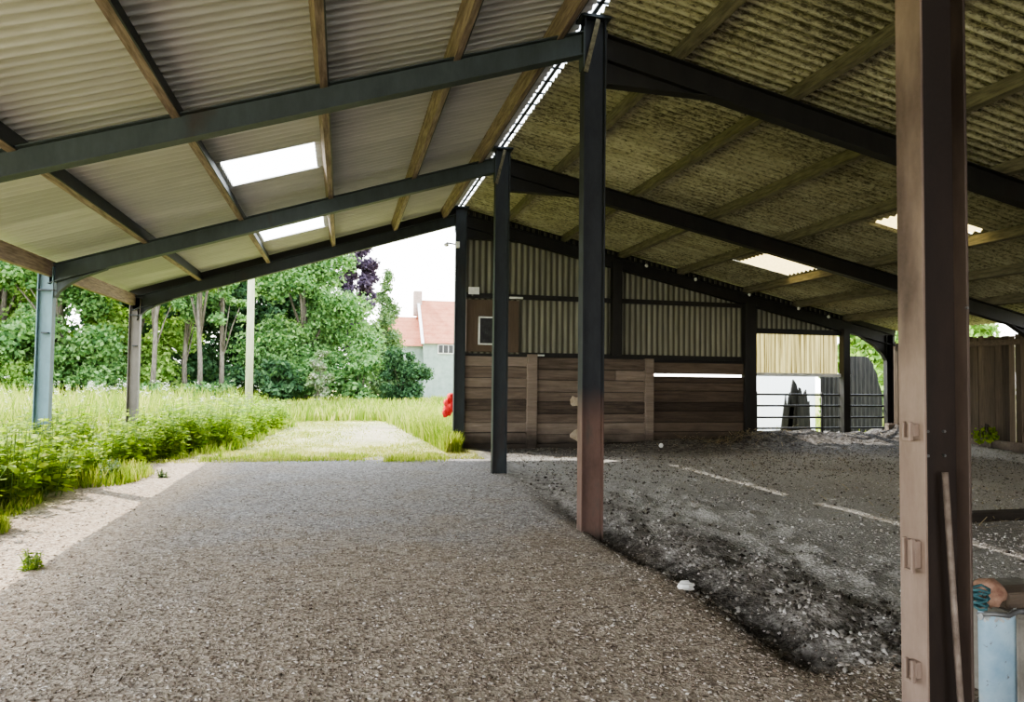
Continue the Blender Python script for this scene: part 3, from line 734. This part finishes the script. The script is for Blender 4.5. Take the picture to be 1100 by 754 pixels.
# ------------------------------------------------------------------ vegetation
def quads(P, N, U, s, asp, m, name, parent=None):
    """diamond leaves at P with normal N, direction U"""
    S = np.cross(N, U); S /= np.linalg.norm(S,axis=1,keepdims=True)+1e-9
    s = s[:,None]; a = asp
    V = np.stack([P-U*s, P+S*s*a, P+U*s, P-S*s*a], 1).reshape(-1,3)
    return np_mesh(name, V, np.arange(len(V)).reshape(-1,4), m, parent)
def unit(v): return v/(np.linalg.norm(v,axis=1,keepdims=True)+1e-9)
def crown_pts(blobs, n, r, shell=.25):
    w = np.array([b[3]**2 for b in blobs]); w /= w.sum()
    k = r.choice(len(blobs), n, p=w); B = np.array([[b[0],b[1],b[2],b[3],b[4] if len(b)>4 else 1] for b in blobs])[k]
    d = unit(r.normal(size=(n,3))); rad = (shell+(1-shell)*r.random(n)**.6)*(.6+.8*r.random(n))
    P = B[:,:3] + d*(B[:,3]*rad)[:,None]*np.stack([np.ones(n),np.ones(n),B[:,4]],-1)
    return P, d
def tree(name, x, y, h, blobs, n, leaf, m, label, seed, group='trees beyond the meadow', cat='tree', bark=None, tr=.16, trunk_h=None, extra_trunks=()):
    r = np.random.default_rng(seed); rr = random.Random(seed)
    gz = float(ground_z(x,y))
    t = empty(name, (x,y,gz), label, cat, group)
    mb = MB(); th = trunk_h or h*.75
    def curve(x0,x1,z0,z1,y0,y1): return [(x0+(x1-x0)*q+rr.uniform(-.06,.06),y0+(y1-y0)*q,z0+(z1-z0)*q) for q in (0,.25,.5,.75,1)]
    mb.tube(curve(x,x+rr.uniform(-.3,.3),gz-.2,gz+th,y,y),[tr*1.25,tr,tr*.8,tr*.55,tr*.2],8)
    for b in blobs[:9]:
        z0 = gz+min(th*.7, max(.4,b[2]*.45)); mb.tube([(x,y,z0),((x+b[0])/2,(y+b[1])/2,(z0+b[2])/2+.2),(b[0],b[1],b[2])],[tr*.4,tr*.28,tr*.1],6)
    mb.build('trunk', bark or M['bark'], t, smooth=True)
    P, d = crown_pts(blobs, n, r)
    N = unit(d*.7+r.normal(size=(n,3))*.8+np.array([0,0,.35])); U = unit(np.cross(N, r.normal(size=(n,3))))
    quads(P,N,U,leaf*(.6+.8*r.random(n)),.62,m,'crown',t)
    return t
M['bark'] = noisy('grey_bark',(.06,.05,.04),(.17,.15,.12),8,(3,3,.6))
M['leaf_bright'] = leafmat('bright_green_leaves',[(.07,.16,.03),(.16,.29,.06),(.27,.41,.10),(.38,.52,.18)])
M['leaf_mid'] = leafmat('mid_green_leaves',[(.045,.12,.04),(.105,.22,.07),(.185,.32,.115),(.28,.43,.18)])
M['leaf_dark'] = leafmat('dark_green_leaves',[(.02,.055,.022),(.045,.10,.04),(.085,.16,.065)],.35)
M['leaf_purple'] = leafmat('purple_leaves',[(.04,.025,.045),(.08,.055,.09),(.15,.11,.16)],.3,1.0)
M['leaf_conifer'] = leafmat('pale_grey_green_leaves',[(.06,.12,.05),(.13,.21,.09),(.24,.33,.15)])
M['leaf_blossom'] = leafmat('white_blossom',[(.09,.16,.06),(.17,.24,.11),(.45,.43,.37)],.3,1.0,2)
M['leaf_weed'] = leafmat('weed_leaves',[(.08,.16,.012),(.18,.29,.02),(.30,.41,.035),(.43,.50,.09)],.5)
M['leaf_greyweed'] = leafmat('grey_green_weed',[(.12,.20,.10),(.22,.31,.17),(.3,.38,.22)],.4)
M['stem'] = noisy('green_stem',(.10,.17,.04),(.2,.27,.08),9)
def blobs_round(x,y,h,w,base,seed,n=16):
    n = int(n*2.2)
    r = random.Random(seed); out=[]
    for i in range(n):
        q = r.random(); z = base+(h-base)*q; ww = w*math.sqrt(max(.05,1-((q-.42)/.62)**2))
        a = r.uniform(0,2*PI); d = ww*math.sqrt(r.random())*.9
        out.append((x+d*math.cos(a),y+d*math.sin(a)*.8,z,w*r.uniform(.17,.36),.8))
    return out
belt = [(-26.5,38,12,3.6,'bright','bushy bright tree at the far end of the tree belt'),
        (-22.0,37,12,3.4,'mid','mid-green tree in the belt, beyond the near corner of the meadow'),
        (-18.2,38,11.5,3.2,'bright','bright green tree in the belt seen just outside the blue-grey post'),
        (-15.0,36,11,2.9,'mid','mid-green tree in the belt between the two meadow-side posts'),
        (-12.4,38,11.5,2.8,'bright','bright tree in the belt seen behind the brown-grey post')]
for i,(x,y,h,w,k,lab) in enumerate(belt):
    tree('broadleaf_tree',x,y,h,blobs_round(x,y,h,w,.9,40+i,24),52000,.105,M['leaf_'+k],lab,60+i)
for i,(x,y,h,k,lab) in enumerate([(-10.9,35,9,'mid','slim bare-stemmed tree in the gap, farthest from the utility pole'),(-9.9,37,10,'bright','slim bare-stemmed tree in the gap, second from the brown-grey post'),
                        (-9.0,35.5,9.5,'mid','slim bare-stemmed tree in the gap, next but one to the utility pole'),(-8.2,36.5,10,'mid','slim bare-stemmed tree in the gap, nearest the utility pole')]):
    tree('slender_tree',x,y,h,blobs_round(x,y,h,1.3,4.2,90+i,9)+[(x,y,.9,.6,.6)],6500,.095,M['leaf_'+k],lab,70+i,tr=.11,trunk_h=h*.9)
for i,(x,y,h,w,lab) in enumerate([(-11.8,46,12,4.6,'dark tree standing behind the bare-stemmed trees'),(-23,47,14,6.5,'dark tree behind the bright belt'),(-6.8,49,11,4,'dark tree behind the broad tree'),(-36,44,12,6,'dark tree at the very end of the belt')]):
    tree('dark_tree',x,y,h,blobs_round(x,y,h,w,.3,110+i,34),42000,.16,M['leaf_dark'],lab,80+i)
tree('broad_tree',-4.6,40,10.8,blobs_round(-4.75,40,10.4,2.85,1.0,131,34)+[(-1.6,39,2.6,1.2,.9),(-1.5,39.5,3.8,1.0,.8),(-6.9,39.5,3,1.3,.9),(-2.2,39.2,5.2,1.1,.8),(-4.5,38.6,1.6,1.3,.8),(-2.8,38.6,1.5,1.2,.8)],60000,.10,M['leaf_mid'],'broad full tree standing beside the utility pole',85,tr=.25)
tree('purple_beech',-1.85,50,11.5,blobs_round(-1.85,50,10.6,1.8,3.5,141,18),22000,.12,M['leaf_purple'],'purple-leaved tree rising behind the broad tree',86)
def cone_blobs(x,y,h,w,seed):
    r = random.Random(seed); out=[]
    for i in range(22):
        q = (i+.5)/22; z = .8+(h-.8)*q; ww = w*(1-q)**.7
        for a in (r.uniform(0,6.28),r.uniform(0,6.28)): out.append((x+ww*.55*math.cos(a),y+ww*.55*math.sin(a),z,max(.3,ww*.52),.8))
    return out
tree('conifer_tree',.0,45,8.3,cone_blobs(.0,45,8.3,1.75,151),20000,.085,M['leaf_conifer'],'pale pointed tree in front of the house',87)
def shrub(x,y,h,w,k,n,leaf,lab,seed,name='shrub',group='shrubs at the foot of the trees'):
    return tree(name,x,y,h,blobs_round(x,y,h,w,.3,seed,14),n,leaf,M['leaf_'+k],lab,seed,group,'shrub',tr=.05,trunk_h=h*.6)
shrub(-3.6,36.5,2.8,.65,'blossom',2600,.09,'pale blossoming shrub below the broad tree',201,'blossom_shrub')
shrub(.3,38,3.0,1.5,'dark',10000,.085,'dark rounded shrub before the pale pointed tree',202)
shrub(-1.6,37.5,2.6,1.0,'mid',3500,.13,'green shrub between the blossom and the dark shrub',203)
shrub(-5.8,37.5,2.2,1.2,'dark',3500,.13,'dark low shrub at the foot of the utility pole',204)
shrub(-8.0,38.5,1.9,1.3,'dark',3500,.13,'dark low shrub behind the utility pole in the gap',205)
shrub(-10.5,38.5,2.0,1.3,'dark',3500,.13,'dark low shrub under the bare-stemmed trees',206)
shrub(-13.5,36.0,2.2,1.6,'mid',8000,.085,'leafy shrub at the foot of the belt behind the meadow posts',207)
shrub(-17.0,36.0,2.4,1.8,'bright',8000,.085,'bright leafy shrub at the foot of the belt',208)
shrub(-20.5,36.0,2.4,1.8,'mid',8000,.085,'leafy shrub at the outer foot of the belt',209)
shrub(22.0,30,4.6,2.4,'bright',7000,.16,'bright green bush seen past the rounded tin sheet',210,'garden_bush','bushes beyond the board wall')
shrub(27.0,33,5,2.6,'bright',5000,.18,'bright green bush farther out beyond the board wall',211,'garden_bush','bushes beyond the board wall')
for i,(x,y) in enumerate(((17.5,20),(17.5,15.5),(18,11))):
    shrub(x,y,3.7,1.9,'bright',9000,.09,['bush beyond the gable end of the board wall','bush seen over the middle of the board wall','bush over the near end of the board wall'][i],212+i,'garden_bush','bushes beyond the board wall')
shrub(11.55,13.35,.62,.26,'weed',420,.035,'small green weed growing under the foot rail of the board wall',230,'rail_weed','weeds at the board wall')

# utility pole
up = empty('utility_pole', (-5.95,28,0), 'pale wooden utility pole in front of the trees', 'pole')
MB().tube([(-5.95,28,-.3),(-5.97,28,4),(-6.0,28,8.4)],[.145,.13,.105],12).build('shaft', noisy('pale_pole',(.30,.32,.2),(.45,.46,.31),6,(3,3,.3)), up, smooth=True)
MB().bar((-6.6,27.88,7.9),(-5.4,27.88,7.9),.09,.1).build('cross_arm', M['timber'], up)

# tall meadow (uncountable): grass blades, then flower heads
def blades(n, sampler, hgt, wid, m, name, label, cat, seed, lean=.35):
    r = np.random.default_rng(seed); X, Y = sampler(r, n); n = len(X); Z = ground_z(X,Y)
    h = hgt(X,Y)*(.45+.75*r.random(n)); a = r.random(n)*2*PI; w = wid*(.6+.8*r.random(n))*np.clip(Y/11,.75,3)
    ln = lean*h*(.2+r.random(n)); b = r.random(n)*2*PI
    s = np.stack([np.cos(a)*w,np.sin(a)*w,0*a],-1); P = np.stack([X,Y,Z-.03],-1)
    m1 = P+np.stack([np.cos(b)*ln*.35,np.sin(b)*ln*.35,h*.55],-1); tip = P+np.stack([np.cos(b)*ln,np.sin(b)*ln,h],-1)
    V = np.stack([P-s,P+s,m1+s*.8,m1-s*.8,tip+s*.15,tip-s*.15],1).reshape(-1,3)
    k = (np.arange(n)*6)[:,None]
    Fq = np.concatenate([k+np.array([[0,1,2,3]]),k+np.array([[3,2,4,5]])],1).reshape(-1,4)
    o = np_mesh(name,V,Fq,m); tag(o,label,cat,kind='stuff'); return o
M['grass'] = leafmat('meadow_grass',[(.08,.155,.016),(.18,.26,.03),(.31,.37,.07),(.48,.46,.17)],.5,1.1,.5)
M['grass_short'] = leafmat('short_grass',[(.14,.22,.03),(.32,.33,.09),(.50,.45,.20)],.4,1.1,.7)
def samp_meadow(r,n):
    u = r.random(n); Y = 1/(1/5.5+u*(1/46-1/5.5)); X = edge_x(Y)-.1+.9*vnoise(Y,Y*0+2,.9,47) - (r.random(n)**1.15)*(4+Y*.62)
    k = (X > -2.634-Y*.62-1); return X[k],Y[k]
mh = lambda X,Y: .20+.74*sst(.2,3.2,edge_x(Y)-X) + .34*vnoise(X,Y,1.0,41)
blades(95000,samp_meadow,mh,.010,M['grass'],'meadow_grass','tall yellow-green meadow grass outside the open side of the barn','grass',301)
def samp_far(r,n):
    Y = 27+r.random(n)*14; X = -5+r.random(n)*16; return X,Y
blades(22000,samp_far,lambda X,Y: .55+.3*vnoise(X,Y,1.3,43),.016,M['grass'],'far_grass','tall grass strip between the track and the trees','grass',302)
def samp_corner(r,n):
    Y = 15.6+r.random(n)**1.3*12; X = -.05 - r.random(n)*(.35+.07*(Y-15.6)) + .12*np.clip(Y-17,0,20)*r.random(n)
    return X,Y
blades(9000,samp_corner,lambda X,Y: .38+.22*sst(16,18,Y)+.1*vnoise(X,Y,.5,44),.009,M['grass'],'corner_grass','bright grass growing outside the gable corner','grass',303)
def samp_short(r,n):
    Y = 14.2+r.random(n)**1.5*14; X = -6+r.random(n)*6.2
    d = np.exp(-((X+1.9-(Y-18)*.10)/1.1)**2)*sst(16.5,18.5,Y)
    k = r.random(n) > d*.92; return X[k],Y[k]

def samp_short2(r,n):
    X,Y = samp_short(r,n); return X,Y
blades(30000,samp_short2,lambda X,Y: .07+.05*vnoise(X,Y,.6,45),.007,M['grass_short'],'track_grass','short yellowish grass over the track beyond the barn','grass',304)
def samp_edge(r,n):
    X = -5.2+r.random(n)*4.6; Y = 14.6+.9*vnoise(X,X*0+1,.8,48)+r.normal(0,.28,n); k = vnoise(X,Y,.5,49) > -.12; return X[k],Y[k]
blades(5000,samp_edge,lambda X,Y: .12+.08*vnoise(X,Y,.4,50),.007,M['grass'],'edge_grass','green tufts along the edge of the shade where the track begins','grass',306)
# grass behind the far openings
def samp_right(r,n): return 12.3+r.random(n)*10, 8+r.random(n)*20
blades(9000,samp_right,lambda X,Y: .3+.1*vnoise(X,Y,1,46),.012,M['grass'],'yard_grass','grass growing behind the board wall','grass',305)

def umbels(n,seed):
    r = np.random.default_rng(seed); X,Y = samp_meadow(r,n*3); k = (edge_x(Y)-X>.8)&(Y>9); X=X[k][:n]; Y=Y[k][:n]; n=len(X)
    Z = ground_z(X,Y); h = mh(X,Y)*(1.0+.35*r.random(n))
    m = 14; ang = r.random((n,m))*2*PI; rad = .05*np.sqrt(r.random((n,m)))*np.clip(Y/14,.8,2)[:,None]
    P = np.stack([X[:,None]+rad*np.cos(ang),Y[:,None]+rad*np.sin(ang),(Z+h)[:,None]+.03*r.normal(size=(n,m))],-1).reshape(-1,3)
    N = unit(r.normal(size=P.shape)*.5+np.array([0,-.3,1])); U = unit(np.cross(N,r.normal(size=P.shape)))
    o = quads(P,N,U,np.repeat(.008*np.clip(Y/12,.8,2.0),m)*(.7+.6*r.random(n*m)),.9,M['umbel'],'meadow_flowers'); 
    tag(o,'white and cream flower heads above the meadow grass','flowers',kind='stuff')
M['umbel'] = leafmat('umbel_flowers',[(.45,.5,.3),(.7,.7,.6),(.85,.84,.78)],.3,1.0,3)
umbels(420,310)

# leafy weeds: a few prototypes, copied along the verge
def weed_parts(seed,h,nst,leaf,lps=15):
    r = np.random.default_rng(seed); mb = MB(); P=[];N=[];U=[];S=[]
    for i in range(nst):
        a = r.random()*2*PI; d = r.random()*.22*h; le = r.random()*.28*h; hh = h*(.55+.45*r.random())
        b = np.array([d*math.cos(a),d*math.sin(a),-.05]); e = b+np.array([le*math.cos(a),le*math.sin(a),hh])
        mb.tube([b,(b+e)/2+np.array([0,0,.03]),e],[.007,.006,.003],5)
        for j in range(lps):
            q = .15+.85*(j+r.random())/lps; p = b+(e-b)*q; t = r.random()*2*PI; ls = leaf*(1.25-.6*q)*(.6+.6*r.random())
            u = np.array([math.cos(t),math.sin(t),r.uniform(-.45,.35)]); u/=np.linalg.norm(u)
            P.append(p+u*ls); U.append(u); S.append(ls); nn = np.array([-u[0]*u[2],-u[1]*u[2],1.0])+r.normal(size=3)*.3; nn -= u*(nn@u); N.append(nn/np.linalg.norm(nn))
    return mb, np.array(P),np.array(N),np.array(U),np.array(S)
def weed(name,x,y,seed,h,nst,leaf,m,label,group=None,lps=15):
    t = empty(name,(0,0,0),label,'weed',group)
    mb,P,N,U,S = weed_parts(seed,h,nst,leaf,lps)
    mb.build('stems',M['stem'],t); quads(P,N,U,S,.52,m,'leaves',t)
    t.location = (x,y,float(ground_z(x,y))); t.rotation_euler.z = seed
    return t
def copy_tree(o,parent=None):
    c = o.copy(); col.objects.link(c)
    if parent is not None: c.parent = parent
    for ch in list(o.children): copy_tree(ch,c)
    return c
weed('leafy_weed',-6.55,9.9,11,1.2,32,.09,M['leaf_weed'],'large bright leafy weed at the edge of the sunlit bare strip')
weed('leafy_weed',-7.0,9.0,12,1.15,30,.09,M['leaf_weed'],'large leafy weed clump nearest the camera by the meadow edge')
weed('leafy_weed',-6.6,10.9,13,.95,24,.065,M['leaf_weed'],'leafy weed beside the grey-green clump')
weed('grey_weed',-6.0,11.9,14,.42,22,.035,M['leaf_greyweed'],'low grey-green clump standing on the bare strip')
weed('grey_weed',-5.35,12.3,15,.2,14,.03,M['leaf_greyweed'],'tiny grey-green tuft farther along the bare strip')
weed('grass_tuft',-5.05,6.65,16,.22,16,.03,M['leaf_weed'],'lone small green tuft on the sunlit bare strip')
WL = 'bright green leafy weed in the thick growth along the meadow edge'; WG = 'leafy weeds along the meadow edge'
protos = [weed('verge_weed',-7.3,8.2,20+i,h,n,lf,M['leaf_weed'],WL,WG) for i,(h,n,lf) in enumerate(((.85,20,.095),(1.0,22,.085),(.7,18,.08),(1.15,24,.095)))]
rr = random.Random(77); spots = []
for k in range(120):
    y = rr.uniform(8,20); spots.append((float(edge_x(y))-.42-abs(rr.gauss(0,1.5)), y))
for k in range(45):
    y = rr.uniform(18,27); spots.append((float(edge_x(y))-.4-abs(rr.gauss(0,1.3)), y))
for i,(x,y) in enumerate(spots):
    o = protos[i] if i < 4 else copy_tree(protos[i%4])
    o.location = (x,y,float(ground_z(x,y))); o.rotation_euler.z = rr.uniform(0,6.28); s = rr.uniform(.7,1.15); o.scale = (s,s,s)

# ------------------------------------------------------------------ house beyond the track
def tilemat(name,a,b):
    g = G(name); w = g.pos(world=True); f = g.noise(w,1.4,5); f2 = g.noise(w,9,3)
    c = g.ramp(g.math('ADD',g.math('MULTIPLY',f,.6),g.math('MULTIPLY',f2,.4)),[(.35,a),(.65,b)])
    sp = g.n('SeparateXYZ'); g.l(w,sp.inputs[0]); s = g.math('FRACT',g.math('MULTIPLY',sp.outputs[2],2.6))
    c = g.mix(g.math('MULTIPLY',g.math('LESS_THAN',s,.2),.35),c,(.2,.08,.05))
    return g.done(c,.9,g.bump(f2,.3,.02))
M['tiles'] = tilemat('red_roof_tiles',(.30,.10,.055),(.44,.19,.11))
M['render'] = noisy('grey_green_render',(.19,.25,.22),(.27,.33,.30),2)
h = empty('house',(6,60,0),'grey-walled house with red tiled roofs and a brick chimney','house')
MB().box(4.0,14,60,68,-.5,4.75).build('wall',M['render'],h)
MB().box(1.2,4.0,61,66,-.5,4.45).build('side_wall',M['render'],h)
MB().add([(3.85,59.7,4.55),(14.2,59.7,4.55),(14.2,64,8.6),(3.85,64,8.6),(14.2,68.3,4.55),(3.85,68.3,4.55)],[(0,1,2,3),(3,2,4,5),(0,3,5),(1,4,2)]).build('roof',M['tiles'],h)
MB().add([(1.0,60.7,4.35),(4.0,60.7,4.35),(4.0,64,7.05),(1.0,64,7.05),(4.0,67,4.35),(1.0,67,4.35)],[(0,1,2,3),(3,2,4,5),(0,3,5)]).build('side_roof',M['tiles'],h)
MB().bar((3.86,59.62,4.5),(3.86,64,8.66),.22,.12).build('verge',M['white_paint'],h)
MB().box(3.45,4.15,63.5,64.4,7.2,9.35).build('chimney',noisy('chimney_brick',(.28,.2,.17),(.42,.32,.28),6),h)
wf = MB(); wf.box(5.15,6.5,59.9,60.0,3.7,4.5).build('window',M['white_paint'],h)
wfo = [c for c in h.children if c.name.startswith('window')][0]
pn = MB()
for k in range(3): pn.box(5.22+k*.43,5.58+k*.43,59.86,59.9,3.78,4.42)
p_ = pn.build('panes',M['dark_inside'],None); p_.parent = wfo

# ------------------------------------------------------------------ light
sun = bpy.data.lights.new('sun','SUN'); sun.energy = 3.3; sun.angle = math.radians(.4); sun.color = (1,.94,.84)
so = bpy.data.objects.new('sun',sun); so.rotation_euler = Vector((.63,-.62,-1)).to_track_quat('-Z','Y').to_euler(); so.location = (-20,30,30); col.objects.link(so)
W = bpy.data.worlds.new('sky'); scn.world = W; W.use_nodes = True; nt = W.node_tree; nt.nodes.clear()
wo = nt.nodes.new('ShaderNodeOutputWorld'); bg = nt.nodes.new('ShaderNodeBackground'); tc = nt.nodes.new('ShaderNodeTexCoord')
sx = nt.nodes.new('ShaderNodeSeparateXYZ'); cr = nt.nodes.new('ShaderNodeValToRGB')
e = cr.color_ramp.elements; e[0].position = 0; e[0].color = (1,.99,.96,1); e[1].position = .8; e[1].color = (.72,.84,1,1)
nt.links.new(tc.outputs['Generated'],sx.inputs[0]); nt.links.new(sx.outputs[2],cr.inputs[0]); nt.links.new(cr.outputs[0],bg.inputs[0]); nt.links.new(bg.outputs[0],wo.inputs[0])
bg.inputs[1].default_value = 2.6

# ------------------------------------------------------------------ camera
cam = bpy.data.cameras.new('camera'); co = bpy.data.objects.new('camera',cam); col.objects.link(co)
f_,yaw,pit,rol = 770,.2325,.0401,.0116
cam.sensor_width = 36; cam.sensor_fit = 'HORIZONTAL'; cam.lens = 36*f_/1100; cam.clip_start = .05; cam.clip_end = 500
fw = Vector((math.sin(yaw)*math.cos(pit),math.cos(yaw)*math.cos(pit),math.sin(pit))); ri = Vector((math.cos(yaw),-math.sin(yaw),0)); u_ = ri.cross(fw)
r2 = ri*math.cos(rol)+u_*math.sin(rol); u2 = -ri*math.sin(rol)+u_*math.cos(rol)
mt = Matrix((r2,u2,-fw)).transposed().to_4x4(); mt.translation = Vector((-2.634,0,1.592)); co.matrix_world = mt
scn.camera = co
scn.view_settings.view_transform = 'AgX'
scn.view_settings.look = 'AgX - Medium High Contrast'
scn.view_settings.exposure = 1.8
scn.cycles.max_bounces = 12; scn.cycles.diffuse_bounces = 6; scn.cycles.transmission_bounces = 8; scn.cycles.transparent_max_bounces = 8
